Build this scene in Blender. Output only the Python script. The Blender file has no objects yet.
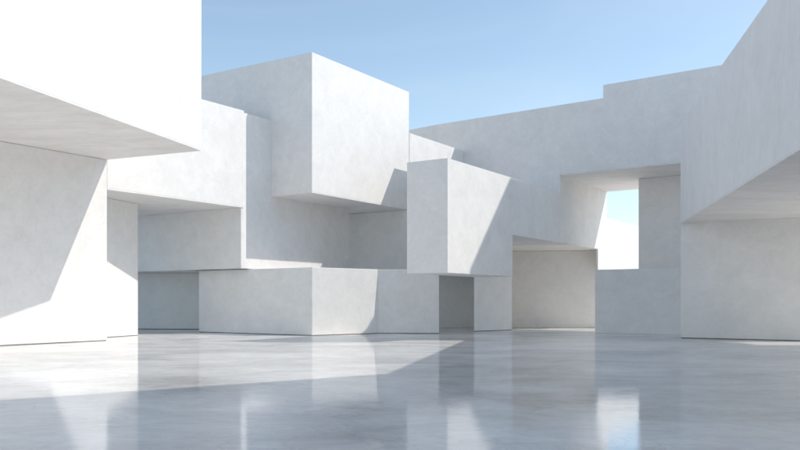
import bpy, bmesh, math
from mathutils import Vector

scene = bpy.context.scene
COL = scene.collection
HORIZON, EYE, FOC = 301.0, 1.6, 800.0

# direction towards the sun, read from the corner of the big block and its shadow on the wall
SUN = Vector((1.0, 0.04, 1.01)).normalized()

# ------------------------------------------------------------------ camera
cam = bpy.data.cameras.new("camera")
cam.lens = 36.0
cam.sensor_width = 36.0
cam.shift_y = 0.095
cam.clip_end = 5000
camo = bpy.data.objects.new("camera", cam)
camo.location = (0, 0, EYE)
camo.rotation_euler = (math.radians(90), 0, 0)
COL.objects.link(camo)
scene.camera = camo


def at(px, d):
    """plan position of something seen at column px, d metres away"""
    return Vector(((px - 400.0) / FOC * d, d))


def hz(py, d):
    """height of something seen at row py, d metres away"""
    return EYE + (HORIZON - py) / FOC * d


# ------------------------------------------------------------------ materials
def nd(nt, kind, x=0, y=0, **kw):
    n = nt.nodes.new(kind)
    n.location = (x, y)
    for k, v in kw.items():
        setattr(n, k, v)
    return n


def plaster(name, base=(0.825, 0.81, 0.785), amp=0.06, seed=0.0, stroke=(1.3, 1.3, 1.3), bump=0.13):
    m = bpy.data.materials.new(name)
    m.use_nodes = True
    nt = m.node_tree
    nt.nodes.clear()
    L = nt.links.new
    out = nd(nt, "ShaderNodeOutputMaterial")
    b = nd(nt, "ShaderNodeBsdfPrincipled")
    L(b.outputs[0], out.inputs[0])
    tc = nd(nt, "ShaderNodeTexCoord")
    mp = nd(nt, "ShaderNodeMapping")
    mp.inputs["Location"].default_value = (seed * 7.3, seed * 3.1, seed * 5.7)
    mp.inputs["Scale"].default_value = stroke
    L(tc.outputs["Object"], mp.inputs[0])
    # broad cloudy patches
    n1 = nd(nt, "ShaderNodeTexNoise")
    n1.inputs["Scale"].default_value = 0.8
    n1.inputs["Detail"].default_value = 6
    n1.inputs["Roughness"].default_value = 0.62
    n1.inputs["Distortion"].default_value = 0.6
    L(mp.outputs[0], n1.inputs["Vector"])
    # trowel-sized blotches
    n2 = nd(nt, "ShaderNodeTexNoise")
    n2.inputs["Scale"].default_value = 2.3
    n2.inputs["Detail"].default_value = 8
    n2.inputs["Roughness"].default_value = 0.7
    n2.inputs["Distortion"].default_value = 1.2
    L(mp.outputs[0], n2.inputs["Vector"])
    # fine grain
    n3 = nd(nt, "ShaderNodeTexNoise")
    n3.inputs["Scale"].default_value = 14
    n3.inputs["Detail"].default_value = 6
    n3.inputs["Roughness"].default_value = 0.75
    L(tc.outputs["Object"], n3.inputs["Vector"])
    # long curved trowel sweeps
    wv = nd(nt, "ShaderNodeTexWave")
    wv.bands_direction = "DIAGONAL"
    wv.inputs["Scale"].default_value = 0.55
    wv.inputs["Distortion"].default_value = 9
    wv.inputs["Detail"].default_value = 5
    wv.inputs["Detail Scale"].default_value = 1.3
    wv.inputs["Detail Roughness"].default_value = 0.65
    L(mp.outputs[0], wv.inputs["Vector"])

    def madd(a, fa, c):
        mm = nd(nt, "ShaderNodeMath", operation="MULTIPLY_ADD")
        L(a, mm.inputs[0])
        mm.inputs[1].default_value = fa
        if isinstance(c, (int, float)):
            mm.inputs[2].default_value = c
        else:
            L(c, mm.inputs[2])
        return mm.outputs[0]
    v = madd(n1.outputs[0], 1.6, 0.0)
    v = madd(n2.outputs[0], 1.5, v)
    v = madd(wv.outputs["Fac"], 0.05, v)
    v = madd(n3.outputs[0], 0.55, v)       # mean about 2.0
    f = nd(nt, "ShaderNodeMapRange")
    f.inputs["From Min"].default_value = 1.35
    f.inputs["From Max"].default_value = 2.6
    f.inputs["To Min"].default_value = 1 - amp * 2.0
    f.inputs["To Max"].default_value = 1 + amp * 0.9
    L(v, f.inputs["Value"])
    vm = nd(nt, "ShaderNodeVectorMath", operation="SCALE")
    vm.inputs[0].default_value = base
    L(f.outputs[0], vm.inputs["Scale"])
    L(vm.outputs[0], b.inputs["Base Color"])
    r = nd(nt, "ShaderNodeMapRange")
    r.inputs["To Min"].default_value = 0.62
    r.inputs["To Max"].default_value = 0.88
    L(n2.outputs[0], r.inputs["Value"])
    L(r.outputs[0], b.inputs["Roughness"])
    b.inputs["Specular IOR Level"].default_value = 0.3
    hh = madd(n2.outputs[0], 1.0, 0.0)
    hh = madd(n3.outputs[0], 0.35, hh)
    hh = madd(wv.outputs["Fac"], 0.04, hh)
    bp = nd(nt, "ShaderNodeBump")
    bp.inputs["Strength"].default_value = bump
    bp.inputs["Distance"].default_value = 0.03
    L(hh, bp.inputs["Height"])
    L(bp.outputs[0], b.inputs["Normal"])
    return m


def floor_material():
    m = bpy.data.materials.new("polished_concrete")
    m.use_nodes = True
    nt = m.node_tree
    nt.nodes.clear()
    L = nt.links.new
    out = nd(nt, "ShaderNodeOutputMaterial")
    df = nd(nt, "ShaderNodeBsdfDiffuse")
    gl = nd(nt, "ShaderNodeBsdfGlossy")
    gl.inputs["Color"].default_value = (0.95, 0.97, 1.0, 1)
    fr = nd(nt, "ShaderNodeFresnel")
    fr.inputs["IOR"].default_value = 1.5
    fm = nd(nt, "ShaderNodeMapRange")
    fm.inputs["From Max"].default_value = 0.42
    fm.inputs["To Min"].default_value = 0.02
    fm.inputs["To Max"].default_value = 0.52
    L(fr.outputs[0], fm.inputs["Value"])
    mx = nd(nt, "ShaderNodeMixShader")
    L(fm.outputs[0], mx.inputs[0])
    L(df.outputs[0], mx.inputs[1])
    L(gl.outputs[0], mx.inputs[2])
    L(mx.outputs[0], out.inputs[0])
    tc = nd(nt, "ShaderNodeTexCoord")
    mp = nd(nt, "ShaderNodeMapping")
    mp.inputs["Rotation"].default_value = (0, 0, math.radians(-12))
    mp.inputs["Scale"].default_value = (0.75, 1.0, 1.0)
    L(tc.outputs["Object"], mp.inputs[0])

    def noise(scale, detail, rough, dist, src=mp.outputs[0]):
        n = nd(nt, "ShaderNodeTexNoise")
        n.inputs["Scale"].default_value = scale
        n.inputs["Detail"].default_value = detail
        n.inputs["Roughness"].default_value = rough
        n.inputs["Distortion"].default_value = dist
        L(src, n.inputs["Vector"])
        return n.outputs[0]
    a = noise(0.35, 7, 0.62, 1.2)
    c = noise(1.6, 9, 0.68, 1.8)
    g = noise(9.0, 6, 0.7, 0.4)
    # colour
    lf = noise(0.12, 4, 0.55, 0.8)
    s0 = nd(nt, "ShaderNodeMath", operation="ADD")
    L(a, s0.inputs[0])
    L(lf, s0.inputs[1])
    s = nd(nt, "ShaderNodeMath", operation="MULTIPLY_ADD")
    L(c, s.inputs[0])
    s.inputs[1].default_value = 0.45
    L(s0.outputs[0], s.inputs[2])
    s2 = nd(nt, "ShaderNodeMath", operation="MULTIPLY_ADD")
    L(g, s2.inputs[0])
    s2.inputs[1].default_value = 0.15
    L(s.outputs[0], s2.inputs[2])
    cr = nd(nt, "ShaderNodeValToRGB")
    cr.color_ramp.elements[0].position = 0.30
    cr.color_ramp.elements[0].color = FLOOR_DARK
    cr.color_ramp.elements[1].position = 0.72
    cr.color_ramp.elements[1].color = FLOOR_LIGHT
    mr = nd(nt, "ShaderNodeMapRange")
    mr.inputs["From Min"].default_value = 0.75
    mr.inputs["From Max"].default_value = 1.85
    L(s2.outputs[0], mr.inputs["Value"])
    L(mr.outputs[0], cr.inputs[0])
    ve = noise(0.55, 5, 0.6, 2.5)
    sb = nd(nt, "ShaderNodeMath", operation="SUBTRACT")
    L(ve, sb.inputs[0])
    sb.inputs[1].default_value = 0.5
    ab = nd(nt, "ShaderNodeMath", operation="ABSOLUTE")
    L(sb.outputs[0], ab.inputs[0])
    vr = nd(nt, "ShaderNodeMapRange")
    vr.inputs["From Max"].default_value = 0.018
    vr.inputs["To Min"].default_value = 0.86
    vr.inputs["To Max"].default_value = 1.0
    L(ab.outputs[0], vr.inputs["Value"])
    sc = nd(nt, "ShaderNodeVectorMath", operation="SCALE")
    L(cr.outputs[0], sc.inputs[0])
    L(vr.outputs[0], sc.inputs["Scale"])
    L(sc.outputs[0], df.inputs["Color"])
    # thin hairline scratches / trowel marks
    # roughness: polished with duller clouds
    rr = nd(nt, "ShaderNodeMapRange")
    rr.inputs["From Min"].default_value = 0.95
    rr.inputs["From Max"].default_value = 1.55
    rr.inputs["To Min"].default_value = 0.0
    rr.inputs["To Max"].default_value = 0.09
    L(s.outputs[0], rr.inputs["Value"])
    L(rr.outputs[0], gl.inputs["Roughness"])
    hh = nd(nt, "ShaderNodeMath", operation="MULTIPLY_ADD")
    L(c, hh.inputs[0])
    hh.inputs[1].default_value = 1.0
    L(a, hh.inputs[2])
    h2 = nd(nt, "ShaderNodeMath", operation="MULTIPLY_ADD")
    L(g, h2.inputs[0])
    h2.inputs[1].default_value = 0.06
    L(hh.outputs[0], h2.inputs[2])
    bp = nd(nt, "ShaderNodeBump")
    bp.inputs["Strength"].default_value = 0.22
    bp.inputs["Distance"].default_value = 0.006
    L(h2.outputs[0], bp.inputs["Height"])
    L(bp.outputs[0], gl.inputs["Normal"])
    return m


FLOOR_DARK = (0.52, 0.50, 0.475, 1)
FLOOR_LIGHT = (0.92, 0.885, 0.845, 1)
M_WALL = plaster("white_plaster", seed=0)
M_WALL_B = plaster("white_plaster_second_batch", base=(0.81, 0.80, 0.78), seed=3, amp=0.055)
M_STROKE = plaster("white_plaster_upright_strokes", base=(0.82, 0.81, 0.795), seed=5, amp=0.055, stroke=(1.3, 1.3, 1.0))
M_SOFFIT = plaster("warm_plaster_ceiling", base=(0.85, 0.83, 0.805), seed=8, amp=0.09, stroke=(0.5, 1.3, 1), bump=0.2)
M_GAP_SHADE = plaster("painted_gap_shade", base=(0.10, 0.10, 0.11), seed=2, amp=0.1)  # near-black colour standing in for shade at the wall bases
M_FLOOR = floor_material()
M_GROUND = plaster("pale_gravel_ground", base=(0.42, 0.41, 0.39), seed=4, amp=0.12)


# ------------------------------------------------------------------ mesh builders
def prism_bm(foot, z0, z1):
    bm = bmesh.new()
    lo = [bm.verts.new((p[0], p[1], z0)) for p in foot]
    hi = [bm.verts.new((p[0], p[1], z1)) for p in foot]
    n = len(foot)
    bm.faces.new(lo)
    bm.faces.new(hi)
    for i in range(n):
        bm.faces.new((lo[i], lo[(i + 1) % n], hi[(i + 1) % n], hi[i]))
    bmesh.ops.recalc_face_normals(bm, faces=bm.faces)
    return bm


def elevation_bm(origin, along, prof, depth_vec):
    """profile in (distance along, height), pushed back by depth_vec"""
    bm = bmesh.new()
    a = []
    c = []
    for s, z in prof:
        p = origin + along * s
        a.append(bm.verts.new((p.x, p.y, z)))
        q = p + depth_vec
        c.append(bm.verts.new((q.x, q.y, z)))
    n = len(prof)
    bm.faces.new(a)
    bm.faces.new(c)
    for i in range(n):
        bm.faces.new((a[i], a[(i + 1) % n], c[(i + 1) % n], c[i]))
    bmesh.ops.recalc_face_normals(bm, faces=bm.faces)
    return bm


def link(name, bm, mat, parent=None, bevel=0.02):
    if bevel:
        es = [e for e in bm.edges if len(e.link_faces) == 2 and e.calc_face_angle() > 0.2]
        bmesh.ops.bevel(bm, geom=es, offset=bevel, segments=2, affect='EDGES', profile=0.6, clamp_overlap=True)
    me = bpy.data.meshes.new(name)
    bm.to_mesh(me)
    bm.free()
    me.materials.append(mat)
    o = bpy.data.objects.new(name, me)
    COL.objects.link(o)
    if parent:
        o.parent = parent
    return o


def thing(name, label, cat, group=None):
    o = bpy.data.objects.new(name, None)
    o.empty_display_size = 0.5
    COL.objects.link(o)
    o["label"] = label
    o["category"] = cat
    if group:
        o["group"] = group
    return o


def grow(foot, g):
    """push a footprint outward by g"""
    n = len(foot)
    area = sum(foot[i][0] * foot[(i + 1) % n][1] - foot[(i + 1) % n][0] * foot[i][1] for i in range(n))
    sgn = 1 if area > 0 else -1
    res = []
    for i in range(n):
        p0, p1, p2 = Vector(foot[i - 1]), Vector(foot[i]), Vector(foot[(i + 1) % n])
        d1 = (p1 - p0).normalized()
        d2 = (p2 - p1).normalized()
        n1 = Vector((d1.y, -d1.x)) * sgn
        n2 = Vector((d2.y, -d2.x)) * sgn
        b = (n1 + n2)
        b = b / max(0.3, (1 + n1.dot(n2)))
        res.append(p1 + b * g)
    return res


def block(name, foot, z0, z1, label, cat="block", mat=None, shade_line=False, soffit=False, group=None):
    """a plastered volume: body, and where the photo shows them a ceiling slab underneath or a dark joint at the floor, its shade painted in"""
    t = thing(name, label, cat, group)
    foot = [Vector(p) for p in foot]
    zb = z0
    if soffit:
        zb = z0 + 0.05
        link("soffit", prism_bm(grow(foot, -0.002), z0, zb), M_SOFFIT, t, 0)
    if shade_line:
        link("base_gap_shade", prism_bm(grow(foot, -0.02), 0.0, 0.022), M_GAP_SHADE, t, 0)  # dark strip paints the shadow gap along the wall foot
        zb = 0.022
    link("body", prism_bm(foot, zb, z1), mat or M_WALL, t)
    return t


# ------------------------------------------------------------------ directions shared by the complex
DA = Vector((0.5413, 0.8408))        # lit faces run back this way
DB = Vector((-0.8408, 0.5413))       # shaded faces run back this way


def hitA(p, px):
    """point on the line through p along DA seen at column px"""
    k = (px - 400.0) / FOC
    t = (k * p.y - p.x) / (DA.x - k * DA.y)
    return p + DA * t


def hitB(p, px, d=None):
    dd = d or DB
    k = (px - 400.0) / FOC
    t = (k * p.y - p.x) / (dd.x - k * dd.y)
    return p + dd * t


# ------------------------------------------------------------------ ground
def sheet(name, x0, x1, y0, y1, z, mat):
    bm = bmesh.new()
    vs = [bm.verts.new((x, y, z)) for x, y in ((x0, y0), (x1, y0), (x1, y1), (x0, y1))]
    bm.faces.new(vs)
    o = link(name, bm, mat, None, 0)
    o["kind"] = "structure"
    return o


sheet("plaza_floor", -60, 60, -40, 90, 0.0, M_FLOOR)
sheet("ground", -2500, 2500, -2500, 2500, -0.006, M_GROUND)

# ------------------------------------------------------------------ left side
# low wall under the big block
w1 = at(107, 32.3)
w0 = hitA(w1, -220)
back = DB * 2.2
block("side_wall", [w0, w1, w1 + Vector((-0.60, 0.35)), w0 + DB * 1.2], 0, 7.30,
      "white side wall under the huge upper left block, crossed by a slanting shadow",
      "wall", M_WALL, shade_line=True)

V = at(201.5, 30.4)
bd = Vector((0.272, 1.0)).normalized()
vn = V - bd * 20.5
W = at(107, 32.35)
block("cantilevered_block", [V, vn, vn + Vector((-10, 2)), w0 + DB * 3, W],
      7.31, 17.0,
      "huge sunlit white block jutting out over the side wall at the upper left",
      "block", M_WALL, soffit=True)

# pier behind the side wall
p0, p1 = at(106, 35.0), at(138, 37.2)
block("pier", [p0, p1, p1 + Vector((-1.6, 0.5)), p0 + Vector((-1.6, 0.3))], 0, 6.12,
      "white pier between the side wall and the dark recess, its top half in shadow", "pier", M_WALL, shade_line=True)

# block with the long sunlit face above the pier
l0, l1 = at(107.2, 32.5), at(241, 38.7)
L2B = 6.13
block("long_block", [l0, l1, l1 + DA * 0.2, l1 + DA * 0.2 + DB * 11.0, l0 + Vector((-6.5, 7.5))], L2B, 10.85,
      "long sunlit white block above the pier, just right of the huge upper block",
      "block", M_WALL, soffit=True)

# block below it, set under the ceiling
k1 = at(241, 38.75)
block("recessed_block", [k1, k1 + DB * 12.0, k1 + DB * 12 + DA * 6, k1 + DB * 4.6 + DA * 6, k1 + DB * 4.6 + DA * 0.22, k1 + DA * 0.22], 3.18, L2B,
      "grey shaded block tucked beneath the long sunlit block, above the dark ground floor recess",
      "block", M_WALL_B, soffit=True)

# ------------------------------------------------------------------ centre
dC = 39.2
c0 = at(312, dC)
c1 = hitA(c0, 409)
cz0, cz1 = hz(192.6, dC), hz(52, dC)
# wall behind, shaded by the cube
q0 = at(241.3, 38.80)
q1 = hitA(q0, 349)
block("shaded_wall_block", [q0 + DA * 0.003, q1, q1 + DB * 4, q0 + DB * 4 + DA * 2.6, q0 + DA * 2.6 + DB * 0.02], 3.185, hz(112, q0.y),
      "blue-shaded block left of the tallest cube, a small sun patch at its foot",
      "wall", M_WALL, soffit=True)
cl = hitB(c0, 190)
block("cube_block", [c0, c1, c1 + DB * 9, cl + DA * 4, cl], cz0, cz1,
      "tallest cube in the middle, right face sunlit and left face shaded",
      "block", M_WALL, soffit=True)
# wall under the cube
kk = hitB(c1 - DA * 0.25, 325)
ke = hitB(c1 - DA * 0.25, 418)
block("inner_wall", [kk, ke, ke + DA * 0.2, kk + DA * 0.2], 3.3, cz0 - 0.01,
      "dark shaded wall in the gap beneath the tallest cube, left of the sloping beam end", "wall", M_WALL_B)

# ground-floor block with sunlit end
f0 = at(312, 36.9)
f1 = at(378, 39.4)
f2 = at(199, 41.2)
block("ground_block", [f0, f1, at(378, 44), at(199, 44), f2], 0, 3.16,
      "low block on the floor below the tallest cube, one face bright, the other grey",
      "block", M_WALL, shade_line=True)
f3 = at(120, 45.6)
f3b = at(205, 45.2)
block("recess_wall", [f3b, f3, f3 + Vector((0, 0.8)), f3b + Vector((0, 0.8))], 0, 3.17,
      "dark blue-grey wall deep in the ground floor recess, right of the pier", "wall", M_WALL_B, shade_line=True)
f4 = at(439, 39.3)
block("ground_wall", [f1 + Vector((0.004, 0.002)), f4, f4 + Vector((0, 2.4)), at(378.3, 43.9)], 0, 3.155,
      "blue shaded ground wall between the bright square face and the narrow dark niche", "wall", M_WALL, shade_line=True)

g0 = at(474, 42.0)
na, nb, nc, ne = at(439, 39.4), at(474, 42.05), at(480, 47.5), at(430, 48.0)
tn = thing("niche", "narrow dark niche at floor level beneath the front end of the beam", "niche")
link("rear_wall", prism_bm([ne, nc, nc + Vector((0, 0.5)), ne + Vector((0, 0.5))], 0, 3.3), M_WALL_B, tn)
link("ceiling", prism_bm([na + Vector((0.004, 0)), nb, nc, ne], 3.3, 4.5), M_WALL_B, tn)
g1 = at(512, 44.0)
block("support_wall", [g0 + Vector((0.003, 0)), g1, g1 + Vector((-1.2, 1.6)), at(480, 47.4)], 0, 4.6,
      "blue-grey wall on the floor between the dark niche and the warm lit passage", "wall", M_WALL, shade_line=True)

# ------------------------------------------------------------------ back wall and beam
J = at(560, 41.0)                                   # where beam plane meets the back wall
e0 = hitA(J, 447.6)
em = hitA(J, 512.5)
ez1 = hz(158, e0.y)
ez0 = hz(272.6, e0.y)
ezm = 4.63
el = hitB(e0, 407)
wid = (el - e0)
tb = thing("beam_block", "beam pointing forward at mid height, its right face split by a slanting shadow", "beam")
link("soffit", prism_bm(grow([e0, em, em + wid, el], -0.002), ez0, ez0 + 0.05), M_SOFFIT, tb, 0)
link("body", prism_bm([e0, em, em + wid, el], ez0 + 0.05, ez1), M_WALL, tb, 0.008)
ja = J - DA * 0.01
rear = [em + DA * 0.0005, ja, hitB(ja, 507, DB) - DA * 0.02, at(507, em.y + 0.25)]
link("soffit", prism_bm(grow(rear, -0.002), ezm - 0.04, ezm + 0.01), M_SOFFIT, tb, 0)
link("rear_arm", prism_bm(rear, ezm + 0.01, ez1 - 0.001), M_WALL, tb, 0)

bl0 = at(409.3, 46.7)                                # left end of back wall
BD = (J - bl0).normalized()
bl = hitB(bl0, 438, BD)                          # going right
s1 = (J - bl).length
pst = hitB(bl, 603, BD)
s2 = (pst - bl).length
s3 = s1 + 8.9
TH = 7.4
top1, top2 = 11.65, 12.3
opz = 8.08
tw = thing("back_wall", "long high white wall across the back with a stepped top and a large window opening", "wall")
prof = [(0, ezm), (s1, ezm), (s1, opz), (s3, opz), (s3, top2), (s2, top2), (s2, top1), (0, top1)]
link("wall", elevation_bm(bl, BD, prof, DA * TH), M_WALL, tw)
ra, rbb = at(404, 50.4), at(441, 48.4)
block("rear_wall", [ra, rbb, rbb + Vector((1.0, 1.2)), ra + Vector((0.5, 1.2))], 0, 12.32,
      "short piece of high wall joining the tallest cube to the long back wall", "wall", M_WALL)
# ceiling slabs of passage and opening
a_, b_ = bl, J
link("soffit", prism_bm([a_ + DA * 0.01, b_ + DA * 0.01, b_ + DA * (TH - 0.01), a_ + DA * (TH - 0.01)], ezm - 0.04, ezm - 0.002), M_SOFFIT, tw, 0)
e_ = bl + BD * (s3 - 0.02)
link("soffit", prism_bm([J + DA * 0.003 + BD * 0.003, e_ + DA * 0.003, e_ + DA * (TH - 0.003), J + DA * (TH - 0.003) + BD * 0.003], opz - 0.04, opz - 0.002), M_SOFFIT, tw, 0)

# far garden wall seen through the opening (same line as the beam)
h0 = hitA(J, 598)
h1 = J + DA * TH
h2 = hitA(J, 700)
fw = thing("far_wall", "low sunlit white wall seen through the window opening against a square of sky", "wall")
link("low_body", prism_bm([h0, h1, h1 + DB * 0.12, h0 + DB * 0.12], 3.3, ezm - 0.045), M_WALL, fw, 0)
link("body", prism_bm([h1 + DA * 0.003, h2, h2 + DB * 1.2, h1 + DB * 1.2 + DA * 0.003], 0, hz(218, h1.y)), M_WALL, fw, 0.01)

# back of the passage
t0 = Vector((12.1, 47.05))
t1 = Vector((4.5, 48.4))
block("passage_wall", [t0, t1, t1 + Vector((0, 0.6)), t0 + Vector((-0.6, 0.6))], 0, ezm - 0.045,
      "warm grey end wall inside the covered passage under the beam, a bright line at its foot", "wall", M_WALL)

# sill wall and recessed panel below / beside the opening
s_0 = at(595, 39.9)
s_1 = at(684, 37.5)
block("sill_wall", [s_0, s_1, s_1 + Vector((0.6, 1.6)), s_0 + Vector((0.35, 1.2))], 0, 3.16,
      "low grey wall below the window opening, right of the covered passage", "wall", M_WALL)
n0 = at(638.5, 42.2)
n1 = n0 + BD * 4.5
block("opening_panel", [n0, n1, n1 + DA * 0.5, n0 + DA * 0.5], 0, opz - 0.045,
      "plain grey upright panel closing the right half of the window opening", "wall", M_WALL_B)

# block behind the beam
d1 = hitA(J, 464)
dj = hitB(J, 464, BD * -1)
d0 = hitA(dj, 409.6)
dk = dj - DA * 0.01 + DB * 0.45
dr = hitA(dk, 409.6)
block("upper_block", [d0, dj - DA * 0.01, dk, dr], 4.6, hz(151, dj.y),
      "small sunlit block peeking between the tallest cube and the back wall, above the beam", "block", M_WALL)

# ------------------------------------------------------------------ right side
r0 = at(680.5, 34.6)
rd = Vector((0.194, 1.0)).normalized()
rn = r0 - rd * 21
rb = DB * -1
rz0, rz1 = 4.95, 9.28
foot = [rn, r0, r0 + rb * 6.9, Vector((17.9, 29.3)), Vector((20, 29.3)), Vector((20, rn.y))]
block("right_block", foot, rz0, rz1,
      "massive shaded block leaning in from the upper right with a wide underside", "block", M_STROKE, soffit=True)
rw = r0 + rb * 0.004
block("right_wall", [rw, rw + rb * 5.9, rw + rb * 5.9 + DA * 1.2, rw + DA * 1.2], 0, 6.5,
      "grey wall on the floor at the far right, underneath the massive right block", "wall", M_WALL_B, shade_line=True)

# unseen buildings added past the right edge, shaped to shade the floor and beam
S1 = SUN / SUN.z
ta = Vector((5.0 + S1.x * 12.8, 36.0 + S1.y * 12.8))
tb_ = Vector((2.86 + S1.x * 17.1, 32.7 + S1.y * 17.1))
block("beam_shade_caster", [ta, tb_, Vector((29, tb_.y)), Vector((29, 40.9)), ta + Vector((2.6, 4.3))], 0, 20.0,
      "unseen white tower added behind the massive right block to shade the beam", "tower", M_WALL)
Z2 = 16.0
sh = Z2 * SUN.x / SUN.z
def tl(y):
    return -6.3 + (y - sh * 0.06 - 12.7) * 1.314 + sh
block("floor_shade_caster", [(tl(18.6), 18.6), (tl(10.7), 10.7), (tl(10.7), 7.8), (tl(10.7) + 3, 7.8), (tl(10.7) + 3, 9.8), (tl(18.6) + 3, 18.6)], 0, Z2,
      "unseen white building added beside the viewer on the right to shade the floor", "tower", M_WALL)

# ------------------------------------------------------------------ light
world = bpy.data.worlds.new("World")
scene.world = world
world.use_nodes = True
wn = world.node_tree
wn.nodes.clear()
wo = wn.nodes.new("ShaderNodeOutputWorld")
bg = wn.nodes.new("ShaderNodeBackground")
sky = wn.nodes.new("ShaderNodeTexSky")
sky.sky_type = "NISHITA"
sky.sun_disc = False
sky.sun_elevation = math.asin(SUN.z)
sky.sun_rotation = math.atan2(SUN.x, SUN.y)
sky.air_density = 1.0
sky.dust_density = 0.6
sky.ozone_density = 1.5
# a breath of thin high cloud
wtc = wn.nodes.new("ShaderNodeTexCoord")
wmp = wn.nodes.new("ShaderNodeMapping")
wmp.inputs["Scale"].default_value = (1.0, 1.0, 3.5)
wmp.inputs["Rotation"].default_value = (0.0, 0.35, 0.0)
wnz = wn.nodes.new("ShaderNodeTexNoise")
wnz.inputs["Scale"].default_value = 1.7
wnz.inputs["Detail"].default_value = 7
wnz.inputs["Roughness"].default_value = 0.55
wnz.inputs["Distortion"].default_value = 0.7
wmr = wn.nodes.new("ShaderNodeMapRange")
wmr.inputs["From Min"].default_value = 0.48
wmr.inputs["From Max"].default_value = 0.80
wmr.inputs["To Max"].default_value = 0.18
wmx = wn.nodes.new("ShaderNodeMixRGB")
wmx.inputs["Color2"].default_value = (5.0, 5.5, 6.1, 1)
wn.links.new(wtc.outputs["Generated"], wmp.inputs[0])
wn.links.new(wmp.outputs[0], wnz.inputs["Vector"])
wn.links.new(wnz.outputs[0], wmr.inputs["Value"])
wn.links.new(wmr.outputs[0], wmx.inputs["Fac"])
hs = wn.nodes.new("ShaderNodeHueSaturation")
hs.inputs["Saturation"].default_value = 0.86
hs.inputs["Hue"].default_value = 0.49
wn.links.new(sky.outputs[0], hs.inputs["Color"])
wn.links.new(hs.outputs[0], wmx.inputs["Color1"])
wn.links.new(wmx.outputs[0], bg.inputs[0])
bg.inputs[1].default_value = 0.113
wn.links.new(bg.outputs[0], wo.inputs[0])

sun = bpy.data.lights.new("sun", "SUN")
sun.energy = 1.87
sun.angle = math.radians(0.53)
sun.color = (1.0, 0.945, 0.87)
so = bpy.data.objects.new("sun", sun)
so.rotation_euler = SUN.to_track_quat("Z", "Y").to_euler()
so.location = (30, 0, 40)
COL.objects.link(so)

# ------------------------------------------------------------------ output
scene.render.engine = "CYCLES"
scene.cycles.max_bounces = 10
scene.cycles.diffuse_bounces = 8
scene.cycles.glossy_bounces = 4
scene.cycles.use_denoising = True
scene.view_settings.view_transform = "Standard"
scene.view_settings.look = "None"
scene.view_settings.gamma = 1.0
scene.view_settings.use_curve_mapping = False
scene.view_settings.exposure = 0.77
